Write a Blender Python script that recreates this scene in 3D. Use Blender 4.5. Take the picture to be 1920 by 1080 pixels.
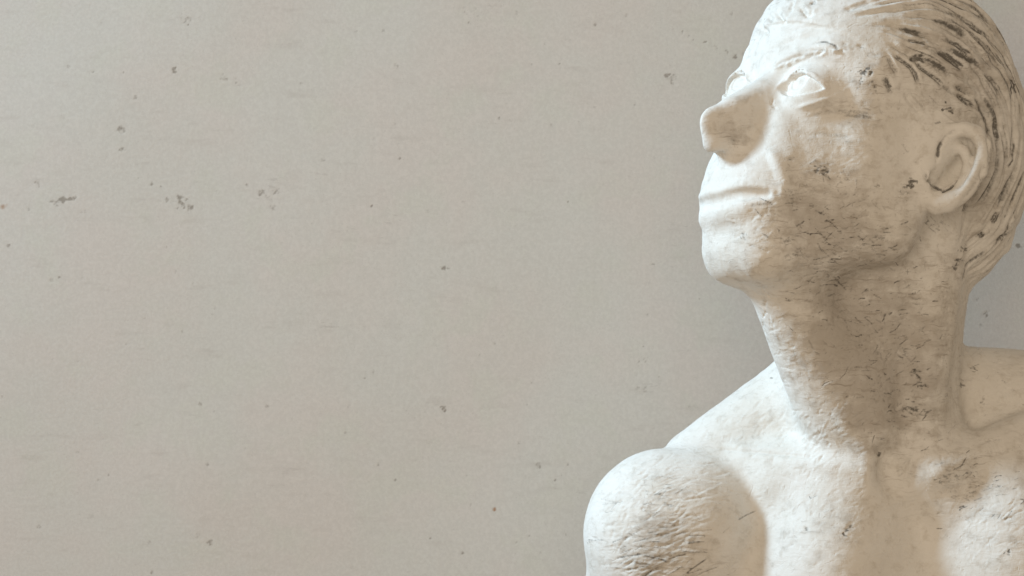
import bpy, math, random, time
import numpy as np
from mathutils import Vector, Matrix
from mathutils.bvhtree import BVHTree

T0 = time.time()
SC = bpy.context.scene
for o in list(bpy.data.objects):
    bpy.data.objects.remove(o)

# ------------------------------------------------------------------ camera
# working unit: millimetres; x right, y up, z towards the viewer, photo centre = 0,0
D = 2000.0                       # camera distance to the plane of the head
PXMM = 3.0                       # photo pixels per mm in that plane
cam = bpy.data.cameras.new('camera')
cam.sensor_fit = 'HORIZONTAL'; cam.sensor_width = 36.0
cam.lens = 36.0 * D / (1920 / PXMM)
cam.clip_start = 0.05; cam.clip_end = 50
camo = bpy.data.objects.new('camera', cam)
SC.collection.objects.link(camo)
camo.location = (0, -D / 1000, 0)
camo.rotation_euler = (math.pi / 2, 0, 0)
SC.camera = camo

# ------------------------------------------------------------------ light
W = bpy.data.worlds.new('World'); SC.world = W; W.use_nodes = True
bg = W.node_tree.nodes['Background']
bg.inputs['Color'].default_value = (1.0, 0.79, 0.57, 1)
bg.inputs['Strength'].default_value = 0.335

def area(name, loc, target, w, h, power, col):
    l = bpy.data.lights.new(name, 'AREA'); l.shape = 'RECTANGLE'
    l.size = w; l.size_y = h; l.energy = power; l.color = col
    o = bpy.data.objects.new(name, l); SC.collection.objects.link(o)
    o.location = loc
    d = Vector(target) - Vector(loc)
    o.rotation_euler = d.to_track_quat('-Z', 'Y').to_euler()
    return o

LDIR = Vector((-0.87, -0.12, 0.52)).normalized()      # world: towards the window
tgt = Vector((0.2, 0, 0.0))
area('window_light', tgt + LDIR * 2.3, tgt, 0.36, 0.48, 58, (0.60, 0.82, 1.0))
area('room_fill', (-0.12, -1.5, 0.22), (0.12, 0.2, 0), 0.7, 0.7, 6.0, (1.0, 0.83, 0.64))

vs = SC.view_settings
vs.view_transform = 'Standard'; vs.look = 'None'; vs.exposure = 0.0; vs.gamma = 1.0
vs.use_curve_mapping = False
SC.render.engine = 'CYCLES'
try:
    SC.cycles.use_denoising = True
    SC.cycles.max_bounces = 6
except Exception:
    pass

# ------------------------------------------------------------------ helpers
def P(px, py, z=0.0):
    s = (D - z) / D / PXMM
    return np.array([(px - 960) * s, (540 - py) * s, z])

def to_px(p):
    s = D / (D - p[..., 2]) * PXMM
    return np.stack([960 + p[..., 0] * s, 540 - p[..., 1] * s], -1)

def smoothstep(a, b, x):
    t = np.clip((x - a) / (b - a), 0, 1)
    return t * t * (3 - 2 * t)

# head pose
YAW, PITCH, ROLL = [math.radians(v) for v in (37, 20, 2)]
HC = np.array([(1620 - 960) / 3.0, (540 - 302) / 3.0, 0.0])
HS = 0.975
def head_matrix():
    ca, sa, cp, sp = math.cos(YAW), math.sin(YAW), math.cos(PITCH), math.sin(PITCH)
    F = np.array([-ca * cp, sp, sa * cp]); U = np.array([ca * sp, cp, -sa * sp]); S = np.array([sa, 0, ca])
    M = np.stack([F, U, S], 1)
    cr, sr = math.cos(ROLL), math.sin(ROLL)
    return np.array([[cr, -sr, 0], [sr, cr, 0], [0, 0, 1.0]]) @ M
RH = head_matrix()
def H(f, u, s):
    return RH @ np.array([f, u, s], float) * HS + HC
def to_head(p):
    return (p - HC) @ RH / HS

# ------------------------------------------------------------------ distance-field sculpting
def ell(p, c, r, M=None):
    q = p - np.asarray(c, np.float32)
    if M is not None:
        q = q @ np.asarray(M, np.float32)
    r = np.asarray(r, np.float32)
    a = q / r
    k0 = np.sqrt((a * a).sum(1)) + 1e-6
    b = a / r
    k1 = np.sqrt((b * b).sum(1)) + 1e-6
    return k0 * (k0 - 1) / k1

def cone(p, a, b, ra, rb):
    a = np.asarray(a, np.float32); b = np.asarray(b, np.float32)
    ab = b - a
    t = np.clip(((p - a) @ ab) / float(ab @ ab), 0, 1)
    q = p - a - t[:, None] * ab
    return np.sqrt((q * q).sum(1)) - (ra + (rb - ra) * t)

def chain(p, pts, rs):
    d = None
    for i in range(len(pts) - 1):
        e = cone(p, pts[i], pts[i + 1], rs[i], rs[i + 1])
        d = e if d is None else np.minimum(d, e)
    return d

def su(a, b, k):
    h = np.maximum(k - np.abs(a - b), 0) / k
    return np.minimum(a, b) - h * h * k * 0.25
def ss(a, b, k):                 # a minus b
    return -su(-a, b, k)

def eye_field(q):
    s = q[:, 2]
    m = np.stack([q[:, 0], q[:, 1], np.abs(s)], 1)
    ec = np.where((s < 0)[:, None], np.array([73, 19, 33], np.float32), np.array([74, 14.5, 26.5], np.float32))
    w = m - ec
    r = np.sqrt((w * w).sum(1))
    ball = r - 17.45
    az = np.arctan2(w[:, 2] - 1.5, w[:, 0]) * 18.0
    el = w[:, 1] - 0.06 * az
    t = np.clip(az / 19.0, -1, 1)
    up = 9.0 * (1 - t * t) - 0.5
    lo = -6.2 * (1 - t * t) - 0.5
    opening = np.maximum(el - up, lo - el)
    return (np.abs(ball) < 1.6) & (opening < 0.2) & (w[:, 0] > 0), r, ball, opening, w

def head_sdf(q):
    """q in head millimetres: f forward, u up, s to the figure's left"""
    q = q.astype(np.float32)
    f, u, s = q[:, 0], q[:, 1], q[:, 2]
    m = np.stack([f, u, np.abs(s)], 1)          # mirrored
    d = ell(q, (-3, 46, 0), (96, 80, 74))
    d = su(d, ell(q, (25, 42, 0), (50, 43, 56)), 22)
    # mid face, jaw
    d = su(d, ell(q, (50, -20, 0), (44, 58, 47)), 18)
    d = su(d, ell(q, (40, -50, 0), (48, 46, 49)), 18)
    d = su(d, cone(m, (80, -89, 0), (78, -88, 12), 17, 16), 18)
    d = su(d, cone(m, (72, -86, 14), (12, -52, 44), 17, 16), 18)
    d = su(d, cone(m, (10, -54, 48), (0, 5, 60), 16, 15), 18)
    d = su(d, ell(q, (81, -51, 0), (30, 36, 39)), 16)
    # cheekbones
    d = su(d, ell(m, (46, -4, 38), (22, 15, 19)), 14)
    d = su(d, cone(m, (85, 0, 17), (85, -34, 23), 11, 12), 11)
    d = su(d, cone(m, (70, -8, 28), (66, -36, 33), 12, 13), 10)
    d = su(d, cone(m, (42, -4, 48), (6, 4, 61), 8, 8), 20)
    d = su(d, ell(m, (28, -28, 37), (34, 28, 26)), 16)
    d = su(d, ell(m, (42, 28, 38), (27, 30, 24)), 16)
    # back of the skull down to the nape
    d = su(d, ell(q, (-52, 2, 0), (40, 52, 50)), 24)
    # brow ridge
    d = su(d, cone(m, (79, 36, 8), (71, 42, 34), 9, 8.5), 12)
    d = su(d, cone(m, (71, 44, 34), (55, 36, 52), 8, 8), 14)
    # eye sockets
    d = ss(d, ell(m, (98, 15, 32), (18, 13, 20)), 12)
    # nose: a wedge with flat side planes and a broad upright tip
    nz = su(cone(q, (86, 17, 0), (124.5, -19, 0), 7.5, 8), cone(q, (128, -21, 0), (123, -30, 0), 8.3, 7.2), 8)
    nz = su(nz, cone(q, (84, 12, 0), (106, -14, 0), 13, 15), 12)
    nz = su(nz, ell(m, (104, -20, 8), (19, 11, 13)), 8)
    nz = su(nz, cone(q, (120, -27, 0), (104, -30, 0), 7, 7), 8)
    side = 0.27 * (f - 128) + 0.96 * (m[:, 2] - 5.6)
    nz = -su(-nz, -side, 5)
    nz = su(nz, cone(q, (121, -32, 0), (113, -36, 0), 4, 3), 6)
    d = su(d, nz, 8)
    # eyeball + lids
    eyeb, r, ball, opening, w = eye_field(q)
    lid = np.maximum(r - 20.6, -opening)
    d = su(d, lid, 7)
    d = np.minimum(d, ball)
    # iris: carved ring and pupil
    iw = w / (r[:, None] + 1e-6)
    ia = np.arccos(np.clip(iw @ np.array([0.965, 0.26, 0.0], np.float32), -1, 1)) * 18
    d = np.where(np.abs(ball) < 3, d + 1.6 * smoothstep(7.4, 6.2, ia).astype(np.float32) - 0.9 * np.exp(-(ia / 2.6) ** 2), d)
    # lips
    for ss_ in (0,):
        ul = [(94.5, -60.5, -31), (104, -61, -18), (106.8, -59.5, -7), (106.6, -60, 0), (106.8, -58, 7), (104.3, -56, 18), (94.5, -55, 31)]
        ll = [(90.5, -66, -29), (98.5, -73, -18), (100, -74, -8), (101.5, -73.5, 0), (101.5, -72, 8), (100, -66.5, 18), (92, -58.5, 29)]
        d = su(d, chain(q, ul, [3, 3.6, 4, 3.8, 4, 3.8, 2.6]), 4.5)
        d = su(d, chain(q, ll, [3, 4.8, 5.2, 5.2, 5.2, 4.8, 3.2]), 6)
        mo = [(98, -62.5, -32), (107.8, -66, -19), (111.2, -66.5, -8), (111.6, -66, 0), (111.3, -64.3, 8), (107.8, -61.5, 19), (98, -58.5, 32)]
        d = ss(d, chain(q, mo, [2.2, 3.5, 3.8, 3.8, 3.8, 3.5, 2.3]), 3)
    d = ss(d, ell(q, (113, -84, 0), (8, 6, 22)), 10)          # mentolabial groove
    d = ss(d, cone(q, (117, -38, 0), (118, -50, 0), 3, 4), 5)  # philtrum
    return d

# ear drawn in its own tilted plane on the figure's left side
EA = np.array([0.0, 0.0, 70.0]); EN = np.array([0.42, 0.0, 1.0]); EN /= np.linalg.norm(EN)
def earpt(px, py, off=0.0):
    o = np.array([0, 0, D]); t = P(px, py, 0)
    n = RH @ EN; c = H(*EA)
    d = t - o
    k = ((c - o) @ n) / (d @ n)
    return o + k * d + n * off

def ear_parts():
    helix = [(1752, 268), (1772, 247), (1800, 239), (1824, 250), (1837, 276), (1834, 310), (1818, 345), (1794, 372), (1768, 388), (1746, 392), (1731, 380)]
    helix = [(1784 + (x - 1784) * 0.86, 314 + (y - 314) * 0.89) for x, y in helix]
    hp = [earpt(x, y, o) for (x, y), o in zip(helix, (2, 6, 9, 11, 12, 12, 11, 9, 6, 4, 2))]
    hr = [3.5, 4.5, 5, 5, 5, 5, 5.2, 6, 7, 7, 5]
    anti = [(1778, 275), (1800, 285), (1808, 310), (1800, 338), (1778, 360), (1758, 362)]
    ap = [earpt(x, y, o) for (x, y), o in zip(anti, (4, 6, 8, 8, 7, 6))]
    return hp, hr, ap

def ear_sdf(p):
    p = p.astype(np.float32)
    hp, hr, ap = ear_parts()
    n = RH @ EN
    up_ = RH @ np.array([-0.25, 1, 0]); up_ /= np.linalg.norm(up_)
    up_ = up_ - n * (up_ @ n); up_ /= np.linalg.norm(up_)
    rt = np.cross(up_, n)
    M = np.stack([rt, up_, n], 1)
    c = earpt(1784, 312, 0)
    d = ell(p, c - n * 3, (18, 29, 8), M)
    d = su(d, chain(p, hp, hr), 5)
    d = ss(d, ell(p, earpt(1780, 316, 8), (11, 18, 10), M), 2.5)
    d = su(d, chain(p, ap, [3, 3.2, 3.6, 3.6, 3.4, 3]), 3)
    tr = cone(p, earpt(1733, 300, 1), earpt(1730, 345, 3), 5, 5.5)
    d = su(d, tr, 5)
    d = ss(d, ell(p, earpt(1756, 332, 5), (7, 10, 10), M), 2)
    return d

def hair_sdf(p, q):
    """hair mass: a cap over the skull, swept back, with a lifted front"""
    q = q.astype(np.float32)
    d = ell(q, (-4, 47, 0), (98, 83, 77))
    d = su(d, ell(q, (-68, -10, 0), (50, 58, 57)), 24)
    # keep off the face and the ear: a slanted cut along the hairline
    f, u, s = q[:, 0], q[:, 1], np.abs(q[:, 2])
    hl = np.interp(u, [-70, -30, -6, 4, 15, 30, 45, 52, 60, 70, 140], [-64, -44, -20, 22, 42, 50, 57, 69, 92, 96, 100])
    d = su(d, ell(q, (-62, 26, 0), (51, 52, 61)), 24)
    line = (f - hl) * 0.6
    d = np.maximum(d, np.maximum(line, -(u + 68)))
    # front tuft
    d = su(d, ell(q, (63, 74, -8), (22, 17, 40)), 6)
    d = su(d, ell(q, (70, 62, -28), (14, 13, 18)), 5)
    return d

def body_sdf(p):
    p = p.astype(np.float32)
    # neck
    d = cone(p, P(1650, 500, -14), P(1645, 780, -28), 54, 50)
    d = su(d, cone(p, H(50, -88, 0), P(1575, 760, 12), 22, 28), 22)          # throat
    d = su(d, cone(p, P(1560, 660, 18), P(1645, 880, 18), 18, 20), 20)
    d = su(d, cone(p, P(1766, 430, 16), P(1726, 860, 17), 13, 10), 13)        # near sternomastoid
    d = su(d, cone(p, P(1540, 660, 0), P(1640, 880, 22), 14, 10), 14)
    # trapezius
    d = su(d, cone(p, P(1640, 690, -50), P(1320, 880, -40), 42, 28), 24)
    d = su(d, cone(p, H(-55, 5, 0), P(1690, 610, -45), 44, 35), 16)
    d = su(d, cone(p, P(1740, 745, -55), P(2060, 790, -50), 35, 42), 10)
    # rib cage
    d = su(d, ell(p, P(1660, 1230, -48), (185, 150, 88)), 30)
    d = su(d, ell(p, P(1555, 1085, -2), (46, 72, 58)), 22)
    d = su(d, ell(p, P(1895, 1060, -6), (50, 84, 60)), 22)
    # clavicles
    d = su(d, cone(p, P(1645, 880, 22), P(1400, 866, -8), 8, 6), 18)
    d = su(d, cone(p, P(1760, 890, 22), P(1960, 790, 4), 9, 8), 24)
    d = su(d, chain(p, [P(1750, 790, -4), P(1745, 895, 14), P(1806, 985, 14), P(1840, 1080, 8)], [9, 12, 13, 14]), 24)
    # arms
    d = su(d, cone(p, P(1470, 915, -6), P(1570, 905, 8), 24, 24), 16)
    arm = su(cone(p, P(1250, 996, -16), P(1283, 996, -16), 52, 52), chain(p, [P(1268, 1020, -18), P(1264, 1110, -34), P(1262, 1380, -90)], [54.5, 57, 58]), 8)
    d = su(d, arm, 9)
    d = su(d, chain(p, [P(2190, 930, -30), P(2230, 1080, -30), P(2240, 1350, -20)], [52, 56, 50]), 20)
    # suprasternal notch
    d = ss(d, ell(p, P(1676, 880, 43), (12, 18, 20)), 8)
    d = np.maximum(d, -(p[:, 1] + 270))
    return d

EARC = earpt(1784, 312, 0)
def scene_sdf(p):
    q = to_head(p.astype(np.float64)).astype(np.float32)
    b = np.full(len(p), 60, np.float32)
    k = p[:, 1] < 95
    if k.any():
        b[k] = body_sdf(p[k])
    d = b
    k = (p[:, 1] > -75) & (p[:, 0] > 90)
    if k.any():
        pk, qk = p[k], q[k]
        e = su(b[k], head_sdf(qk) * HS, 14)
        e = su(e, hair_sdf(pk, qk), 5)
        for sg in (1, -1):
            pm = pk if sg > 0 else (qk * np.array([1, 1, -1], np.float32)) @ RH.T.astype(np.float32) * HS + HC.astype(np.float32)
            j = ((pm - EARC) ** 2).sum(1) < 55 ** 2
            if j.any():
                e[j] = su(e[j], ear_sdf(pm[j]), 4)
        d[k] = e
    return d

def in_chunks(fn, p, n=400000):
    return np.concatenate([fn(p[i:i + n]) for i in range(0, len(p), n)])

def surface(fn, lo, hi, h, factor=4):
    lo = np.array(lo, float)
    H4 = h * factor
    nc = np.ceil((np.array(hi) - lo) / H4).astype(int)
    g = np.stack(np.meshgrid(*[np.arange(n) for n in nc], indexing='ij'), -1).reshape(-1, 3)
    dc = in_chunks(fn, (lo + (g + 0.5) * H4).astype(np.float32))
    act = g[np.abs(dc) < H4 * 1.1]
    nf = nc * factor + 1
    A = np.repeat(np.repeat(np.repeat((dc.reshape(nc) > 0), factor, 0), factor, 1), factor, 2)
    V = np.where(np.pad(A, ((0, 1),) * 3, mode='edge'), np.float32(9), np.float32(-9))
    off = np.stack(np.meshgrid(*[np.arange(factor)] * 3, indexing='ij'), -1).reshape(-1, 3)
    for i in range(0, len(act), 6000):
        idx = (act[i:i + 6000, None, :] * factor + off[None]).reshape(-1, 3)
        V[idx[:, 0], idx[:, 1], idx[:, 2]] = fn((lo + idx * h).astype(np.float32))
    neg = V < 0
    c = np.zeros(tuple(nf - 1), np.uint8)
    for a in (0, 1):
        for b in (0, 1):
            for e in (0, 1):
                c += neg[a:nf[0] - 1 + a, b:nf[1] - 1 + b, e:nf[2] - 1 + e]
    cells = np.argwhere((c > 0) & (c < 8))
    cid = np.full(tuple(nf - 1), -1, np.int32)
    cid[cells[:, 0], cells[:, 1], cells[:, 2]] = np.arange(len(cells))
    cor = np.array([(a, b, e) for a in (0, 1) for b in (0, 1) for e in (0, 1)])
    val = np.stack([V[cells[:, 0] + o[0], cells[:, 1] + o[1], cells[:, 2] + o[2]] for o in cor], 1)
    acc = np.zeros((len(cells), 3)); cnt = np.zeros(len(cells))
    for i in range(8):
        for j in range(i + 1, 8):
            if np.abs(cor[i] - cor[j]).sum() != 1:
                continue
            va, vb = val[:, i], val[:, j]
            k = (va < 0) != (vb < 0)
            t = np.where(k, va / np.where(k, va - vb, 1), 0)
            acc += np.where(k[:, None], cor[i] + t[:, None] * (cor[j] - cor[i]), 0)
            cnt += k
    verts = lo + (cells + acc / cnt[:, None]) * h
    quads = []
    for ax in range(3):
        sl0 = [slice(1, -1)] * 3; sl1 = [slice(1, -1)] * 3
        sl0[ax] = slice(0, -1); sl1[ax] = slice(1, None)
        n0, n1 = neg[tuple(sl0)], neg[tuple(sl1)]
        e = np.argwhere(n0 != n1)
        flip = n0[e[:, 0], e[:, 1], e[:, 2]]
        b1, b2 = [(1, 2), (2, 0), (0, 1)][ax]
        base = e.copy()
        base[:, b1] += 1; base[:, b2] += 1
        def cc(d1, d2):
            x = base.copy(); x[:, b1] += d1; x[:, b2] += d2
            return cid[x[:, 0], x[:, 1], x[:, 2]]
        Q = np.stack([cc(-1, -1), cc(0, -1), cc(0, 0), cc(-1, 0)], 1)
        Q[~flip] = Q[~flip][:, ::-1]
        quads.append(Q)
    quads = np.concatenate(quads)
    quads = quads[(quads >= 0).all(1)]
    return verts, quads

VOX = 0.75
V, Q = surface(scene_sdf, (15, -285, -190), (470, 250, 150), VOX)
print('sdf', round(time.time()-T0,1)); print('surface', len(V), len(Q), round(time.time() - T0, 1), 's')


def w3(v):                        # working mm -> Blender metres
    return np.stack([v[:, 0], -v[:, 2], v[:, 1]], 1) / 1000.0

def make_mesh(name, verts, quads):
    me = bpy.data.meshes.new(name)
    me.vertices.add(len(verts)); me.vertices.foreach_set('co', w3(verts).astype(np.float32).ravel())
    me.loops.add(len(quads) * 4); me.loops.foreach_set('vertex_index', quads.astype(np.int32).ravel())
    me.polygons.add(len(quads))
    me.polygons.foreach_set('loop_start', np.arange(0, len(quads) * 4, 4, dtype=np.int32))
    me.polygons.foreach_set('use_smooth', np.ones(len(quads), bool))
    me.update(calc_edges=True)
    return me

def vnormals(V, Q):
    n = np.cross(V[Q[:, 2]] - V[Q[:, 0]], V[Q[:, 3]] - V[Q[:, 1]])
    out = np.zeros_like(V)
    for c in range(4):
        for a in range(3):
            out[:, a] += np.bincount(Q[:, c], n[:, a], len(V))
    return out / (np.linalg.norm(out, axis=1, keepdims=True) + 1e-9)

def relax(V, Q, it, amt):
    e = np.concatenate([Q[:, [0, 1]], Q[:, [1, 2]], Q[:, [2, 3]], Q[:, [3, 0]]])
    deg = np.bincount(e.ravel(), minlength=len(V)).astype(float)[:, None]
    for _ in range(it):
        acc = np.zeros_like(V)
        for a in range(3):
            acc[:, a] = np.bincount(e[:, 0], V[e[:, 1], a], len(V)) + np.bincount(e[:, 1], V[e[:, 0], a], len(V))
        V = V + amt * (acc / np.maximum(deg, 1) - V)
    return V

# ------------------------------------------------------------------ value noise for hand-worked relief
def vnoise(p, scale, seed):
    q = p * scale + seed * 17.31
    i = np.floor(q).astype(np.int64); f = q - i
    f = f * f * (3 - 2 * f)
    def hsh(a, b, c):
        h = (a * 374761393 + b * 668265263 + c * 2147483647 + seed * 974711) & 0xffffffff
        h = ((h ^ (h >> 13)) * 1274126177) & 0xffffffff
        return ((h ^ (h >> 16)) & 0xffff) / 65535.0
    r = 0
    for a in (0, 1):
        for b in (0, 1):
            for c in (0, 1):
                w = np.where(a, f[:, 0], 1 - f[:, 0]) * np.where(b, f[:, 1], 1 - f[:, 1]) * np.where(c, f[:, 2], 1 - f[:, 2])
                r = r + w * hsh(i[:, 0] + a, i[:, 1] + b, i[:, 2] + c)
    return r * 2 - 1

V = relax(V, Q, 1, 0.5)
N = vnormals(V, Q)
QH = to_head(V)
KEY = {}
hd = in_chunks(lambda p: hair_sdf(p, to_head(p.astype(np.float64)).astype(np.float32)), V.astype(np.float32))
is_hair = hd < 0.9
ed_ = in_chunks(ear_sdf, V.astype(np.float32))
pm = (QH * np.array([1, 1, -1])) @ RH.T * HS + HC
em_ = in_chunks(ear_sdf, pm.astype(np.float32))
near_ear = (ed_ < 0.7) & (QH[:, 2] > 62)
far_ear = (em_ < 0.7) & (QH[:, 2] < -62)
bd = in_chunks(lambda p: eye_field(p)[0], QH.astype(np.float32))
is_eye = bd

# relief
amp = np.where(is_eye, 0.1, 0.45)
V0 = V.copy()
V = V + N * (amp * (0.7 * vnoise(V0, 0.06, 1) + 0.45 * vnoise(V0, 0.15, 2) + 0.25 * vnoise(V0, 0.37, 3)))[:, None]

print('relief', round(time.time() - T0, 1))
# ------------------------------------------------------------------ sculpting strokes
bvh = BVHTree.FromPolygons([Vector(v) for v in V0[:, :]], Q.tolist())
CAMO = Vector((0, 0, D))
stain = np.zeros(len(V)); disp = np.zeros(len(V)); dirt_shade = np.where(is_hair, .25, 0.0)
order = np.argsort(V0[:, 1]); ys = V0[order, 1]

def hit(px, py):
    d = (Vector(P(px, py, 0)) - CAMO).normalized()
    r = bvh.ray_cast(CAMO, d)
    return None if r[0] is None else np.array(r[0])

def stroke3(pts, w, depth, st=0.0, taper=True):
    """pts: 3-d polyline on the surface; gaussian profile; depth<0 carves"""
    pts = np.asarray(pts)
    seg = np.linalg.norm(np.diff(pts, axis=0), axis=1)
    L = np.concatenate([[0], np.cumsum(seg)])
    if L[-1] < 1e-6:
        tt = np.zeros(1); rs = pts[:1]
    else:
        n = max(3, int(L[-1] / max(0.35 * w, 0.4)))
        tt = np.linspace(0, L[-1], n)
        rs = np.stack([np.interp(tt, L, pts[:, a]) for a in range(3)], 1); tt = tt / L[-1]
    R = 2.6 * w
    lo, hi = rs.min(0) - R, rs.max(0) + R
    i0, i1 = np.searchsorted(ys, lo[1]), np.searchsorted(ys, hi[1])
    c = order[i0:i1]
    v = V0[c]
    k = (v[:, 0] > lo[0]) & (v[:, 0] < hi[0]) & (v[:, 2] > lo[2]) & (v[:, 2] < hi[2])
    c = c[k]; v = v[k]
    if not len(c):
        return
    d2 = ((v[:, None] - rs[None]) ** 2).sum(2)
    j = d2.argmin(1); d = np.sqrt(d2[np.arange(len(v)), j])
    wt = np.ones(len(rs)) if (not taper or len(rs) < 3) else np.clip(np.minimum(tt, 1 - tt) * 5, 0.15, 1)
    g = np.exp(-(d / w) ** 2) * wt[j]
    disp[c] += depth * g
    if st:
        stain[c] = np.maximum(stain[c], st * np.exp(-(d / (w * 0.95)) ** 2) * wt[j])

def stroke(px, w, depth, st=0.0, taper=True):
    out = []
    for a, b in zip(px[:-1], px[1:]):
        n = max(2, int(math.hypot(b[0] - a[0], b[1] - a[1]) / 5))
        for t in np.linspace(0, 1, n, endpoint=False):
            out.append((a[0] + t * (b[0] - a[0]), a[1] + t * (b[1] - a[1])))
    out.append(px[-1])
    pts = [h for h in (hit(*p) for p in out) if h is not None]
    if len(pts) >= 2:
        stroke3(pts, w, depth, st, taper)

def blob(px, py, r, st=0.0, depth=0.0, kind='stain'):
    h = hit(px, py)
    if h is None:
        return
    d = np.sqrt(((V0 - h) ** 2).sum(1))
    g = np.exp(-(d / r) ** 2)
    if kind == 'stain':
        np.maximum(stain, st * g, out=stain)
    else:
        np.add(dirt_shade, st * g, out=dirt_shade)
    if depth:
        disp[:] += depth * g

#STROKES_BEGIN
# hair: grooves swept back from the temple, with dark wash left in them
HAIR = [
 ([(1676,48),(1700,55),(1725,62),(1752,68)],1.3,.7), ([(1695,73),(1720,78),(1745,82)],1.1,.6),
 ([(1668,82),(1690,95),(1712,104)],1.1,.5), ([(1712,104),(1722,124),(1755,148),(1775,165)],1.1,.6),
 ([(1662,100),(1672,120),(1684,143)],1.0,.75), ([(1670,100),(1690,113),(1708,128),(1718,145),(1725,165)],1.1,.8),
 ([(1725,103),(1748,118),(1768,132),(1786,146)],1.9,.85), ([(1755,90),(1775,103),(1795,120),(1809,133)],2.4,1.0),
 ([(1765,84),(1800,103),(1820,113),(1838,126)],1.7,.9), ([(1773,68),(1800,90),(1822,110)],1.2,.7),
 ([(1762,28),(1790,40),(1815,55),(1840,78),(1860,105),(1880,136)],1.6,.9), ([(1775,16),(1800,30),(1825,48),(1850,68),(1870,90)],2.1,.9),
 ([(1800,8),(1830,25),(1855,48),(1878,76),(1894,110)],1.5,.7), ([(1840,138),(1860,148),(1873,168),(1882,196)],2.2,.6),
 ([(1887,138),(1897,155),(1904,180)],2.2,.95), ([(1785,160),(1805,168),(1825,182)],1.3,.7),
 ([(1790,175),(1810,190),(1828,204)],1.8,.8), ([(1650,150),(1662,150),(1669,168),(1674,178)],1.6,.7),
 ([(1700,165),(1720,185),(1740,205)],1.1,.3), ([(1695,170),(1710,195),(1730,215)],1.1,.25),
 ([(1865,240),(1873,280),(1870,320),(1850,365),(1822,396)],1.3,.75), ([(1878,245),(1886,285),(1884,320)],1.2,.6),
 ([(1905,245),(1900,285),(1888,325)],1.2,.6), ([(1910,300),(1895,345),(1870,395)],1.3,.6), ([(1875,395),(1860,422)],1.4,.8),
 ([(1900,400),(1885,440),(1862,470)],1.2,.5), ([(1848,436),(1835,447)],1.4,.8), ([(1896,432),(1880,444),(1868,452)],1.3,.8),
 ([(1850,250),(1858,290),(1854,330)],1.2,.5), ([(1840,300),(1842,340),(1826,375)],1.1,.45), ([(1812,380),(1806,400)],1.1,.6),
 ([(1600,30),(1640,22),(1690,12)],1.0,.2), ([(1580,20),(1610,10),(1640,2)],1.4,.4), 
 ([(1660,20),(1700,12),(1740,10)],1.2,.25), ([(1690,30),(1730,28),(1770,34)],1.3,.25),
 ([(1745,40),(1775,52),(1800,66),(1830,92)],1.2,.35), ([(1815,118),(1838,140),(1850,170)],1.2,.4),
 ([(1700,112),(1722,108),(1740,112)],2.6,.8), ([(1900,185),(1904,230)],1.4,.4), ([(1840,190),(1856,220),(1862,250)],1.3,.3),
 ([(1480,25),(1486,10),(1490,0)],1.2,.35), ([(1440,30),(1450,40)],1.4,.3), ([(1520,8),(1530,2)],1.0,.5),
 ([(1425,48),(1440,62),(1435,80)],1.4,.2), ([(1455,20),(1470,42),(1480,30)],1.2,.2), ([(1500,15),(1515,30),(1530,22)],1.2,.2),
]
GP, GD = [], []
rng = random.Random(4)
for px, w, st in HAIR:
    hs = [h for h in (hit(*p) for p in px) if h is not None]
    for p0, p1 in zip(hs[:-1], hs[1:]):
        GP.append((p0 + p1) / 2); GD.append((p1 - p0) / (np.linalg.norm(p1 - p0) + 1e-6))
    nst = max(2, int(w * 2.6))
    for j in range(nst):                       # each lock is a bundle of finer grooves
        o = (j / max(nst - 1, 1) - .5) * w * 5.0
        k0 = rng.uniform(0, .25) if nst > 2 else 0; k1 = rng.uniform(.75, 1) if nst > 2 else 1
        n = len(px); fine = []
        for t in np.linspace(k0, k1, 7):
            u_ = t * (n - 1); i0 = min(int(u_), n - 2); fr = u_ - i0
            dx, dy = px[i0 + 1][0] - px[i0][0], px[i0 + 1][1] - px[i0][1]; l = math.hypot(dx, dy)
            fine.append((px[i0][0] + fr * dx - dy / l * o * (.5 + .5 * t) + rng.gauss(0, .6), px[i0][1] + fr * dy + dx / l * o * (.5 + .5 * t) + rng.gauss(0, .6)))
        stroke(fine, rng.uniform(.65, .95), -0.6, min(1, st * rng.uniform(.55, 1.15)))
    stroke(px, w * 1.6, -0.9, st * .5)
    off = [(x + 7 * w / 1.4, y - 5) for x, y in px]
    stroke(off, w * 1.7, 0.9)
GP, GD = np.array(GP), np.array(GD)
hidx = np.nonzero(is_hair & (QH[:, 2] > -45) & (QH[:, 0] < 66))[0]
for k in range(1300):
    v0 = V0[hidx[rng.randrange(len(hidx))]]
    pv = v0; pts = [v0]; hd_ = to_head(v0)
    ln = rng.uniform(12, 42); step = 2.5
    for _ in range(int(ln / step)):
        dd = ((GP - pv) ** 2).sum(1); wt_ = 1 / (dd + 9) ** 2
        dv = (GD * wt_[:, None]).sum(0) / wt_.sum()
        hd_ = to_head(pv)
        rf, ru = hd_[0] - 8, hd_[1] - 8
        alt = np.array([-ru, rf * .9, 0.0]); alt = RH @ (alt / (np.linalg.norm(alt) + 1e-6))
        fb = np.clip((math.sqrt(dd.min()) - 14) / 14, 0, 1)
        dv = dv * (1 - fb) + alt * fb
        dv /= np.linalg.norm(dv) + 1e-6
        r = bvh.find_nearest(Vector(pv + dv * step)); pv = np.array(r[0]); pts.append(pv)
    w = rng.uniform(.6, 1.4) if k % 5 else rng.uniform(1.8, 3.0)
    sg = -1 if rng.random() < .65 else 1
    stroke3(pts, w, sg * rng.uniform(.35, .8) * w ** .6, (rng.random() ** 3 * .7 if sg < 0 else 0))
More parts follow.
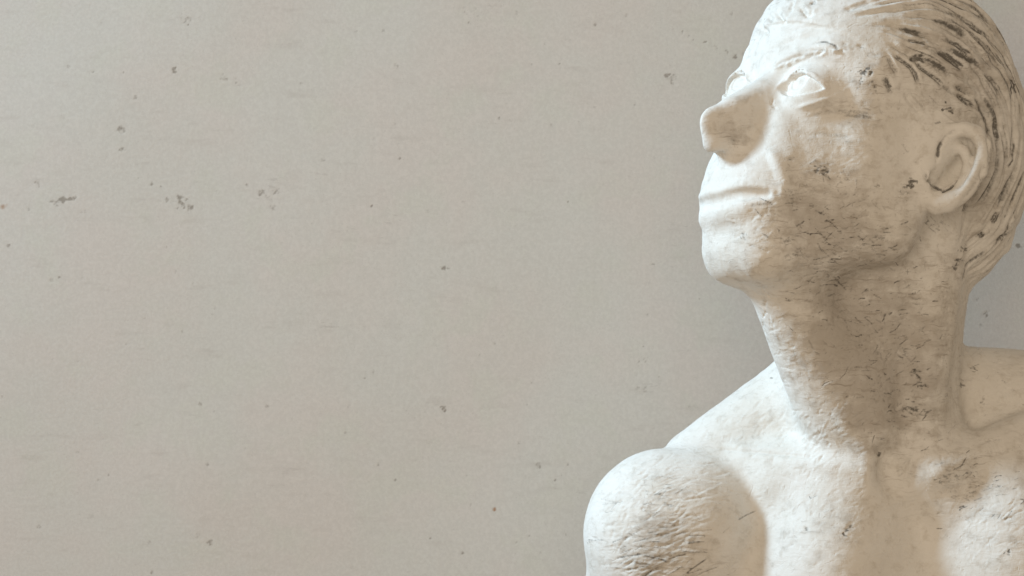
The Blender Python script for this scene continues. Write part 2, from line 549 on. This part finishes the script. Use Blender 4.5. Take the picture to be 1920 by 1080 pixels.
# brow
for a, b in ((0, 0), (6, 1)):
    stroke([(1441,131+a),(1468,113+a),(1495,97+a),(1525,88+a),(1555,86+a),(1575,98+a)], 3.8, 1.0)
stroke([(1445,133),(1470,117),(1495,107),(1512,105)], 1.0, -0.8, .25)
stroke([(1530,80),(1550,79),(1566,86),(1573,98)], 1.0, -0.8, .6)
stroke([(1520,96),(1545,94),(1560,102)], 1.0, -0.5, .35)
for k in range(34):
    t = rng.random(); x = 1445 + 125 * t; y = 132 - 62 * t + 22 * t * t
    stroke([(x, y + rng.uniform(-3, 8)), (x + 12 + 6 * rng.random(), y - 9 + rng.uniform(-3, 6) + 10 * t)], 0.8, rng.choice((-.5, .5, .6)), rng.random() ** 2 * .35)
# forehead lines
for px in ([(1470,60),(1520,50),(1575,52)], [(1480,78),(1520,68),(1560,66)], [(1430,100),(1470,82),(1500,74)]):
    stroke(px, 1.6, -0.45, .12)
# near eye: creases and bag
stroke([(1452,170),(1472,146),(1498,133),(1524,138),(1552,156)], 1.0, 0.75)
stroke([(1449,182),(1447,196),(1456,206)], 0.9, -0.8, .1)
stroke([(1488,204),(1530,192),(1560,182),(1590,177)], 1.3, 1.0)
stroke([(1560,178),(1580,172),(1592,164)], 1.0, 0.8); stroke([(1570,182),(1590,186)], 1.0, 0.8)
stroke([(1500,212),(1535,204),(1575,196)], 1.3, -0.7, .2)
stroke([(1500,222),(1540,212),(1580,208),(1612,212),(1645,216)], 2.6, -0.8, .32)
stroke([(1575,214),(1645,221)], 2.0, -0.2, .42)
stroke([(1560,207),(1600,208),(1640,214)], 1.6, -0.3, .4)
stroke([(1505,252),(1540,250),(1570,254),(1605,258)], 2.4, -0.5, .3)
# far eye
stroke([(1346,182),(1362,178),(1378,171),(1384,162)], 1.0, -0.9, .15)
# nasolabial fold, mouth
stroke([(1440,275),(1458,310),(1470,336),(1466,362),(1460,385)], 4.2, 1.9)
stroke([(1430,286),(1447,318),(1455,340)], 2.4, -0.8)
stroke([(1466,352),(1462,372),(1455,388)], 2.0, 0.6)
stroke([(1449,360),(1458,364),(1463,380)], 1.8, -0.9, .1)
stroke([(1398,228),(1424,240),(1434,266)], 1.6, -0.5)
stroke([(1400,386),(1430,382),(1455,380)], 2.0, -0.3, .35)
# nose: nostril shade painted as a dark smear over a shallow dent
blob(1376, 264, 3.4, .3, -0.5)
blob(1376, 262, 6, .35, kind='dirt')
# crease from the shoulder to the collarbone
stroke([(1335,840),(1390,846),(1480,853),(1540,862)], 1.2, -0.9, .15)
stroke([(1340,834),(1400,838),(1480,845)], 2.0, 0.4)
# neck tendons, throat and collarbones
stroke([(1768,470),(1750,600),(1732,740),(1722,845)], 7, 2.4)
stroke([(1706,520),(1695,640),(1692,750),(1700,840)], 8, -2.6)
stroke([(1555,765),(1600,815),(1655,872)], 4.5, 1.6)
stroke([(1600,770),(1640,825),(1674,878)], 6, -2.0)
stroke([(1722,902),(1790,872),(1880,838)], 6, 2.2)
stroke([(1735,935),(1800,915),(1880,880)], 6, -1.6)
stroke([(1650,890),(1560,872),(1450,862)], 5, 1.2)
# ear
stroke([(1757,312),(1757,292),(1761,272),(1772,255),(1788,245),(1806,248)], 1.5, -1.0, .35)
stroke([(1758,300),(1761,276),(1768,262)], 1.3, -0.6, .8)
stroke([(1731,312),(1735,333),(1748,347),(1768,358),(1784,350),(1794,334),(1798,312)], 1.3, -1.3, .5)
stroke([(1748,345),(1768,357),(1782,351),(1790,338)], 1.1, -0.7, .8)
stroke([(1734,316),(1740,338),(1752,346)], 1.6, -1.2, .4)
stroke([(1815,258),(1822,285),(1820,312),(1806,345),(1782,368)], 1.6, -0.7)
stroke([(1745,262),(1770,240),(1800,233),(1828,246),(1840,276),(1832,312),(1812,350),(1785,382)], 3.0, 1.0)
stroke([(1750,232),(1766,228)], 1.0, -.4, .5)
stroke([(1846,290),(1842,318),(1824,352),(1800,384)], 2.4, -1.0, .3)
# dark rubbed patches and scribbles
for x, y, r, st in [(1615,133,3,.9),(1628,137,2.4,.9),(1612,150,2.5,.6),(1634,156,2.4,.6),(1640,168,2.2,.5),(1585,92,5,.35),(1610,84,3.5,.4),(1640,100,4,.4),
    (1702,345,5,.85),(1710,338,2.5,1),(1690,360,4,.5),(1768,201,2.6,1),(1776,204,2.2,.9),(1692,278,4.5,.45),(1540,320,5,.7),(1524,318,3,.8),(1575,330,5,.4),
    (1480,365,7,.45),(1488,380,5,.35),(1478,300,3,.5),(1430,402,5,.4),(1445,400,5,.35),(1390,440,3,.5),(1470,450,5,.5),(1490,470,5,.45),(1570,530,4.5,.75),(1555,515,5,.4),
    (1640,440,7,.5),(1660,430,6,.4),(1600,470,5,.35),(1640,350,2.5,.5),(1535,490,4,.4),(1740,415,6,.5),(1760,418,5,.4),(1800,470,3,.8),(1792,490,3,.8),(1786,500,2.5,.7),
    (1650,520,3,.35),(1560,600,8,.3),(1600,640,7,.3),(1640,660,8,.35),(1690,660,5,.5),(1720,700,5,.7),(1725,720,4,.8),(1700,765,5,.7),(1722,770,5,.75),(1660,740,5,.4),
    (1646,852,2.2,1),(1820,690,3,.6),(1800,720,3,.6),(1840,750,3,.5),(1880,715,3,.4),(1780,890,6,.5),(1810,930,6,.5),(1830,900,7,.4),(1790,930,4,.5),(1885,1034,1.6,1),
    (1520,930,3,.5),(1580,995,2.5,.8),(1590,988,2,.7),(1510,990,2,.5),(1250,945,4,.5),(1240,1000,7,.4),(1230,1040,8,.4),(1270,1020,6,.35),(1160,880,4,.3),(1200,920,5,.25)]:
    for _ in range(int(3 + r * 2.2)):
        a = rng.gauss(-0.35, 0.5); l = rng.uniform(1.5, 1.6 + r * 1.6)
        qx, qy = x + rng.gauss(0, r * 1.3), y + rng.gauss(0, r * 1.1)
        stroke([(qx, qy), (qx + l * 2 * math.cos(a), qy - l * 2 * math.sin(a))], rng.uniform(.55, .95), -0.15, st * rng.uniform(.5, 1.05))
# wash (dirt) fields; one on the throat paints the shade of a hollow
for x, y, r, st in [(1560,470,40,.8),(1600,560,45,.9),(1500,430,25,.5),(1680,480,35,.6),(1640,680,45,.9),(1710,740,35,.8),(1560,620,30,.7),(1640,820,30,.4),(1780,520,28,.5),
    (1550,330,28,.5),(1480,370,14,.5),(1640,140,20,.4),(1620,210,22,.4),(1380,250,16,.5),(1840,360,30,.4),(1240,1000,28,.5),(1200,900,20,.2),(1800,910,25,.6),(1800,690,16,.5),(1580,420,30,.4),(1640,760,30,.6),(1750,620,24,.5),(1560,680,20,.5),(1850,150,40,.4),(1760,120,40,.4),(1890,1000,24,.4),(1380,480,16,.4),(1250,1050,26,.6),(1330,900,20,.3),(1560,980,24,.3),(1420,780,24,.2),(1500,60,24,.2),(1440,40,16,.25),(1870,820,30,.3),(1700,350,14,.4)]:
    blob(x, y, r * 0.8, st, kind='dirt')
# hatched tool marks on neck, jaw, arm and chest
def hatch(cx, cy, sx, sy, ang, n, ln, w, dep, st):
    for _ in range(n):
        x, y = rng.gauss(cx, sx), rng.gauss(cy, sy); a = math.radians(ang + rng.gauss(0, 22)); l = ln * rng.uniform(.4, 1.2)
        stroke([(x - l * math.cos(a), y + l * math.sin(a)), (x + rng.uniform(-2, 2), y + rng.uniform(-2, 2)), (x + l * math.cos(a), y - l * math.sin(a))], w * rng.uniform(.7, 1.2), dep * rng.choice((-1, -1, .8)), st * .8 * rng.random() ** 1.6)
for a in [(1560,440,70,30,-25,90,15,.45,.22,1),(1620,490,60,30,15,80,13,.45,.22,1),(1600,580,70,45,-15,110,13,.45,.22,1),(1690,640,45,60,20,90,12,.45,.22,1),(1640,750,50,50,35,80,12,.45,.22,.9),
          (1640,270,60,50,-15,40,13,.5,.12,.5),(1560,370,50,30,30,40,12,.5,.2,.7),(1640,390,50,25,-10,40,14,.5,.2,.6),(1600,150,40,40,-40,30,11,.5,.15,.5),(1700,250,30,40,-50,30,12,.5,.15,.4),
          (1230,980,60,60,10,120,16,.45,.22,.7),(1830,900,60,40,15,90,13,.45,.22,1),(1880,970,40,20,4,30,24,.45,.3,.5),(1840,700,40,40,-20,30,12,.5,.2,.6),(1560,950,60,60,35,50,10,.5,.2,.5),(1400,790,60,30,30,40,9,.5,.15,.35),(1500,60,50,30,15,40,10,.5,.15,.35),(1740,520,35,60,75,50,11,.5,.2,.6),
          (1600,450,60,25,-20,60,11,.7,.4,.8),(1500,470,45,25,-15,45,10,.7,.4,.8),(1560,560,60,35,15,60,9,.7,.4,.75),(1680,600,50,45,30,60,9,.7,.45,.7),(1620,680,60,40,-30,60,9,.7,.4,.7),
          (1690,740,40,35,10,50,9,.7,.45,.9),(1600,790,40,30,35,30,10,.7,.35,.5),(1740,560,30,60,60,40,8,.7,.4,.6),(1480,690,18,30,-10,45,9,.7,.3,.1),(1440,600,8,25,-60,18,9,.7,.5,.1),
          (1250,900,60,30,8,60,20,.7,.3,.3),(1250,960,50,40,8,80,22,.65,.25,.6),(1240,1020,50,35,10,100,26,.65,.28,.8),(1240,1065,55,15,12,60,26,.65,.28,.8),(1170,960,35,60,50,50,8,1.0,.35,.08),(1360,960,40,60,10,30,8,.7,.25,.4),(1500,930,45,50,40,60,7,.7,.28,.3),(1600,960,60,60,30,45,8,.7,.25,.3),
          (1520,820,30,25,40,35,8,.8,.4,.15),(1420,800,50,30,20,40,9,.8,.3,.15),(1810,900,40,40,25,60,11,.6,.28,.7),(1860,720,40,45,20,40,8,.7,.35,.5),(1770,850,30,30,60,30,8,.8,.45,.4),
          (1890,1000,30,30,5,30,22,.6,.25,.3),(1850,1000,25,50,60,30,9,.6,.22,.3),(1540,330,40,25,20,25,9,.7,.22,.7),(1620,300,40,50,-10,30,9,.7,.3,.4),(1600,200,40,30,-25,30,9,.7,.35,.4),(1400,430,30,25,20,30,7,.7,.35,.35),(1830,560,20,40,50,20,8,.7,.3,.4)]:
    hatch(*a)
#STROKES_END
disp = np.where(is_eye, disp * 0.3, disp)
V = V + N * disp[:, None]
NV = vnormals(V, Q)
print('sculpted', round(time.time() - T0, 1), 's')

# ------------------------------------------------------------------ materials
class NT:
    def __init__(self, name):
        self.m = bpy.data.materials.new(name); self.m.use_nodes = True
        self.t = self.m.node_tree; self.b = self.t.nodes['Principled BSDF']
    def n(self, typ, ins=None, **kw):
        x = self.t.nodes.new(typ)
        for k, v in kw.items():
            setattr(x, k, v)
        for k, v in (ins or {}).items():
            self.put(x.inputs[k], v)
        return x
    def put(self, sock, v):
        if hasattr(v, 'is_output'):
            self.t.links.new(v, sock)
        else:
            sock.default_value = v
    def math(self, op, a, b=0.0, c=0.0, clamp=False):
        x = self.t.nodes.new('ShaderNodeMath'); x.operation = op; x.use_clamp = clamp
        self.put(x.inputs[0], a); self.put(x.inputs[1], b); self.put(x.inputs[2], c)
        return x.outputs[0]
    def vec(self, op, a, b=(0, 0, 0), scale=None):
        x = self.t.nodes.new('ShaderNodeVectorMath'); x.operation = op
        self.put(x.inputs[0], a); self.put(x.inputs[1], b)
        if scale is not None:
            self.put(x.inputs['Scale'], scale)
        return x.outputs['Value'] if op in ('LENGTH', 'DOT_PRODUCT') else x.outputs[0]
    def noise(self, co, scale, detail=3, rough=.55, out='Fac'):
        x = self.n('ShaderNodeTexNoise', {'Vector': co, 'Scale': scale, 'Detail': detail, 'Roughness': rough})
        return x.outputs[0 if out == 'Fac' else 1]
    def ramp(self, v, a, b, lo=0.0, hi=1.0):
        x = self.n('ShaderNodeMapRange', {'Value': v, 'From Min': a, 'From Max': b, 'To Min': lo, 'To Max': hi}, interpolation_type='SMOOTHSTEP')
        return x.outputs[0]
    def mix(self, f, a, b):
        x = self.n('ShaderNodeMix', data_type='RGBA')
        self.put(x.inputs[0], f); self.put(x.inputs[6], a); self.put(x.inputs[7], b)
        return x.outputs[2]
    def attr(self, name):
        return self.n('ShaderNodeAttribute', attribute_name=name).outputs['Fac']
    def dashes(self, co, scale, w, ln, dirscale):
        """short strokes: one per cell, neighbouring cells share a direction"""
        v = self.n('ShaderNodeTexVoronoi', {'Vector': co, 'Scale': scale, 'Randomness': 1.0})
        loc = self.vec('SUBTRACT', co, v.outputs['Position'])
        loc = self.vec('SCALE', loc, scale=scale)
        dn = self.n('ShaderNodeTexNoise', {'Vector': v.outputs['Position'], 'Scale': dirscale, 'Detail': 0.0})
        d = self.vec('SUBTRACT', dn.outputs[1], (.5, .5, .5))
        jit = self.vec('SUBTRACT', v.outputs['Color'], (.5, .5, .5))
        d = self.vec('ADD', d, self.vec('SCALE', jit, scale=.12))
        d = self.vec('NORMALIZE', d)
        al = self.math('ABSOLUTE', self.vec('DOT_PRODUCT', loc, d))
        ac = self.vec('LENGTH', self.vec('CROSS_PRODUCT', loc, d))
        f = self.math('MULTIPLY', self.ramp(ac, w, w * .35), self.ramp(al, ln, ln * .6))
        sep = self.n('ShaderNodeSeparateColor', {0: v.outputs['Color']})
        return self.math('MULTIPLY', f, self.ramp(sep.outputs[0], .15, .9))

def plaster_material(name):
    M = NT(name)
    co = M.n('ShaderNodeTexCoord').outputs['Object']
    warp = M.vec('ADD', co, M.vec('SCALE', M.vec('SUBTRACT', M.noise(co, 90, 2, out='Color'), (.5, .5, .5)), scale=.006))
    st, di = M.attr('stain'), M.attr('dirt')
    n1 = M.noise(co, 22, 4, .6); n2 = M.noise(warp, 140, 4, .65); n3 = M.noise(warp, 480, 3, .6)
    base = M.mix(M.ramp(n1, .35, .7), PL_A, PL_B)
    base = M.mix(M.math('MULTIPLY', M.ramp(n2, .50, .70), .42), base, PL_C)
    # greyish wash rubbed into the surface
    smr = M.noise(M.n('ShaderNodeMapping', {'Vector': warp, 'Rotation': (.1, .5, .3), 'Scale': (45, 45, 130)}).outputs[0], 1.0, 5, .65)
    wv = M.math('ADD', M.math('MULTIPLY', n2, .35), M.math('MULTIPLY', smr, .55))
    dm = M.math('MULTIPLY', M.ramp(M.math('ADD', M.math('MULTIPLY', di, .25), M.math('MULTIPLY', wv, 1.2)), .55, .92), .6)
    base = M.mix(dm, base, PL_D)
    fine = M.math('MULTIPLY', M.ramp(n3, .60, .74), M.ramp(M.math('ADD', di, n1), .5, 1.2, .05, .45))
    base = M.mix(fine, base, PL_D)
    d1 = M.dashes(warp, 120, .10, .6, 14)
    d2 = M.dashes(M.vec('ADD', warp, (.37, .11, .71)), 210, .12, .65, 25)
    msk = M.ramp(M.math('ADD', M.math('MULTIPLY', di, .45), M.noise(co, 16, 2)), .45, .95, .06, 1)
    dd = M.math('MULTIPLY', M.math('MAXIMUM', d1, d2), msk)
    base = M.mix(M.math('MULTIPLY', dd, .26), base, PL_E)
    rot = M.n('ShaderNodeMapping', {'Vector': warp, 'Rotation': (.25, .2, -.35), 'Scale': (70, 70, 620)}).outputs[0]
    sk = M.noise(rot, 1.0, 3, .6)
    base = M.mix(M.math('MULTIPLY', M.ramp(sk, .56, .72), M.math('MULTIPLY', msk, .75)), base, PL_D)
    sm = M.ramp(M.math('ADD', st, M.math('MULTIPLY', M.math('SUBTRACT', n3, .5), M.math('MULTIPLY', st, 1.8))), .14, .72)
    base = M.mix(M.math('MULTIPLY', sm, .86), base, PL_E)
    M.put(M.b.inputs['Base Color'], base)
    M.put(M.b.inputs['Roughness'], .62)
    M.put(M.b.inputs['Specular IOR Level'], .3)
    h = M.math('ADD', M.math('MULTIPLY', n2, .9), M.math('MULTIPLY', n3, .35))
    h = M.math('ADD', h, M.math('MULTIPLY', sk, .5))
    h = M.math('SUBTRACT', h, M.math('MULTIPLY', M.math('MAXIMUM', d1, d2), .35))
    bp = M.n('ShaderNodeBump', {'Height': h, 'Strength': .35, 'Distance': .0013})
    M.put(M.b.inputs['Normal'], bp.outputs[0])
    return M.m
PL_A = (.80, .785, .75, 1); PL_B = (.73, .705, .655, 1); PL_C = (.58, .54, .475, 1); PL_D = (.36, .32, .275, 1); PL_E = (.085, .078, .068, 1)
plaster = plaster_material('whitewashed_plaster')

# ------------------------------------------------------------------ the statue and its parts
statue = bpy.data.objects.new('statue', None); SC.collection.objects.link(statue)
statue.location = (0.24, 0.03, -0.27)
statue['label'] = 'whitewashed plaster statue of a bare-shouldered man gazing up, dark wash in the hair'
statue['category'] = 'statue'
code = np.zeros(len(V), int)
code[is_hair] = 1
code[near_ear] = 2
code[far_ear] = 3
code[is_eye & (QH[:, 2] > 0)] = 4
code[is_eye & (QH[:, 2] < 0)] = 5
fc = np.sort(code[Q], 1)[:, 1]
for k, name in enumerate(['body', 'hair', 'ear', 'ear', 'eye', 'eye']):
    q = Q[fc == k]
    if not len(q):
        continue
    used, inv = np.unique(q.ravel(), return_inverse=True)
    me = make_mesh(name, V[used], inv.reshape(-1, 4))
    for an, ar in (('stain', stain), ('dirt', dirt_shade)):
        at = me.attributes.new(an, 'FLOAT', 'POINT'); at.data.foreach_set('value', ar[used].astype(np.float32))
    nv = NV[used]; nv = np.stack([nv[:, 0], -nv[:, 2], nv[:, 1]], 1)
    me.normals_split_custom_set_from_vertices(nv.tolist())
    me.materials.append(plaster)
    o = bpy.data.objects.new(name, me); SC.collection.objects.link(o)
    o.parent = statue; o.matrix_parent_inverse = Matrix.Translation(-statue.location)
    if name == 'hair':
        o['label'] = 'swept-back hair with dark grooves'

# ------------------------------------------------------------------ the wall behind
ZW = -225.0
def wall():
    gx = np.concatenate([np.linspace(-1500, -420, 10)[:-1], np.arange(-420, 420, 1.5), np.linspace(420, 1500, 10)])
    gy = np.concatenate([np.linspace(-1300, -240, 10)[:-1], np.arange(-240, 240, 1.5), np.linspace(240, 1300, 10)])
    X, Y = np.meshgrid(gx, gy, indexing='ij')
    v = np.stack([X.ravel(), Y.ravel(), np.full(X.size, ZW)], 1)
    nx, ny = X.shape
    i = np.arange(nx * ny).reshape(nx, ny)
    q = np.stack([i[:-1, :-1], i[1:, :-1], i[1:, 1:], i[:-1, 1:]], -1).reshape(-1, 4)
    spot = np.zeros(len(v)); rust = np.zeros(len(v))
    px = to_px(v)
    def dab(x, y, r, st, a=rust):
        d = np.hypot(px[:, 0] - x, px[:, 1] - y); np.maximum(a, st * np.exp(-(d / r) ** 2), out=a)
    rg = random.Random(8)
    def dabs(x, y, r, st):
        for _ in range(int(2 + r * .7)):
            a = rg.gauss(-.2, .7); l = rg.uniform(0, r * 1.5); cx, cy = x + rg.gauss(0, r * .7), y + rg.gauss(0, r * .6)
            for t in (-1, 0, 1):
                dab(cx + t * l * .5 * math.cos(a), cy - t * l * .5 * math.sin(a), rg.uniform(1.9, 3.0), min(1, st * rg.uniform(.6, 1.3)), spot)
    for x, y, r, st in [(347,38,7,.6),(327,133,5,.8),(226,244,6,.9),(230,280,4,.7),(102,381,6,.5),(120,378,5,.7),(136,374,5,.8),(325,376,6,.6),(335,369,5,.7),(343,380,5,.8),(358,388,6,.7),(332,390,3,.6),
        (492,358,5,.55),(487,364,4,.55),(520,358,5,.5),(512,388,5,.5),(505,372,6,.35),(538,370,6,.3),(1252,147,6,.75),(1260,155,6,.75),(1266,143,4,.5),(835,503,5,.7),(832,767,4,.8),(770,777,8,.3),(795,778,8,.3),
        (1207,650,3,.8),(1225,495,3,.8),(1008,872,4,.7),(395,1015,5,.6),(372,1005,6,.35),(742,124,5,.5),(420,147,6,.4),(445,155,5,.45),(697,387,3,.8),(1848,590,4,1),(1912,463,5,1),(710,870,4,.5),(1065,870,3,.6),(1160,120,5,.3),(655,760,4,.4),
        (1378,105,4,.9),(1365,99,3,.8),(1338,86,2.5,.7),(968,22,8,.35),(900,10,30,.3),(920,16,20,.25),(70,345,4,.5),(95,424,5,.4),(155,397,4,.4),(240,395,4,.4),(1130,345,8,.25)]:
        (dabs(x, y, r, st) if r > 3.5 else dab(x, y, r, st, spot))
    for k in range(26):
        t = rg.random(); dab(1228 + 140 * t, 40 + 60 * t + rg.gauss(0, 2), rg.uniform(1.5, 2.5), rg.uniform(.3, .65), spot)
    for k in range(34):
        a = rg.uniform(1.5, 6.2); dab(1212 + 24 * math.cos(a) + rg.gauss(0, 3), 705 - 30 * math.sin(a) + rg.gauss(0, 4), rg.uniform(2, 4), rg.uniform(.25, .5), spot)
    for k in range(620):
        dab(rg.uniform(0, 1920), rg.uniform(0, 1080), rg.uniform(2, 4.5), rg.random() ** 2 * .7, spot)
    for k in range(120):
        x, y = rg.uniform(0, 1300), rg.uniform(0, 1080)
        for j in range(rg.randint(3, 7)):
            dab(x + j * 5, y + rg.gauss(0, 1.5), 3, rg.uniform(.12, .26), spot)
    dab(927, 955, 4.5, 1.0); dab(5, 388, 7, .7); dab(12, 384, 4, .6); dab(1145, 345, 12, .12)
    v[:, 2] += 0.6 * vnoise(v, 0.012, 5)
    me = make_mesh('wall', v, q)
    for an, ar in (('spot', spot), ('rust', rust)):
        at = me.attributes.new(an, 'FLOAT', 'POINT'); at.data.foreach_set('value', ar.astype(np.float32))
    M = NT('wall_paint')
    co = M.n('ShaderNodeTexCoord').outputs['Object']
    n1 = M.noise(co, 9, 3, .6); n2 = M.noise(M.vec('ADD', co, (3, 1, 2)), 26, 3, .6)
    n3 = M.math('ADD', M.math('MULTIPLY', M.noise(co, 420, 3, .6), .55), M.math('MULTIPLY', M.noise(co, 150, 2, .6), .45)); n4 = M.noise(M.vec('MULTIPLY', co, (30, 30, 140)), 1.0, 4, .6)
    base = M.mix(M.ramp(n1, .38, .64), WL_A, WL_B)
    base = M.mix(M.math('MULTIPLY', M.ramp(n2, .5, .68), .55), base, WL_C)
    base = M.mix(M.math('MULTIPLY', M.ramp(n4, .56, .76), .2), base, WL_D)
    base = M.mix(M.math('MULTIPLY', M.ramp(M.noise(co, 800, 2), .60, .75), .22), base, WL_D)
    scf = M.noise(M.n('ShaderNodeMapping', {'Vector': co, 'Rotation': (0, .12, 0), 'Scale': (55, 55, 190)}).outputs[0], 1.0, 4, .7)
    base = M.mix(M.math('MULTIPLY', M.ramp(scf, .62, .74), M.ramp(M.noise(co, 12, 2), .45, .7, 0, .32)), base, (.33, .30, .27, 1))
    gr = M.noise(co, 430, 3, .7)
    base = M.mix(M.ramp(gr, .35, .7, .16, 0), base, (.36, .335, .305, 1))
    base = M.mix(M.ramp(M.noise(co, 95, 4, .65), .52, .70, 0, .16), base, (.70, .655, .61, 1))
    sp = M.attr('spot')
    sm = M.ramp(M.math('ADD', sp, M.math('MULTIPLY', M.math('SUBTRACT', n3, .5), M.math('MULTIPLY', sp, 5.0))), .12, .8)
    base = M.mix(M.math('MULTIPLY', sm, .6), base, (.17, .135, .10, 1))
    base = M.mix(M.ramp(M.attr('rust'), .25, .8, 0, .8), base, (.34, .16, .06, 1))
    M.put(M.b.inputs['Base Color'], base); M.put(M.b.inputs['Roughness'], .8); M.put(M.b.inputs['Specular IOR Level'], .25)
    b1 = M.n('ShaderNodeBump', {'Height': M.math('SUBTRACT', M.math('ADD', M.math('MULTIPLY', gr, .9), M.math('MULTIPLY', M.noise(co, 60, 3), .9)), M.math('MULTIPLY', sp, .8)), 'Strength': .10, 'Distance': .0012})
    M.put(M.b.inputs['Normal'], b1.outputs[0])
    me.materials.append(M.m)
    o = bpy.data.objects.new('wall', me); SC.collection.objects.link(o)
    o['kind'] = 'structure'
    o['label'] = 'plain beige-grey painted wall with small scuffs and specks'
WL_A = (.66, .645, .605, 1); WL_B = (.675, .635, .595, 1); WL_C = (.65, .645, .585, 1); WL_D = (.43, .39, .35, 1)
wall()
print('done', round(time.time() - T0, 1), 's', len(V))
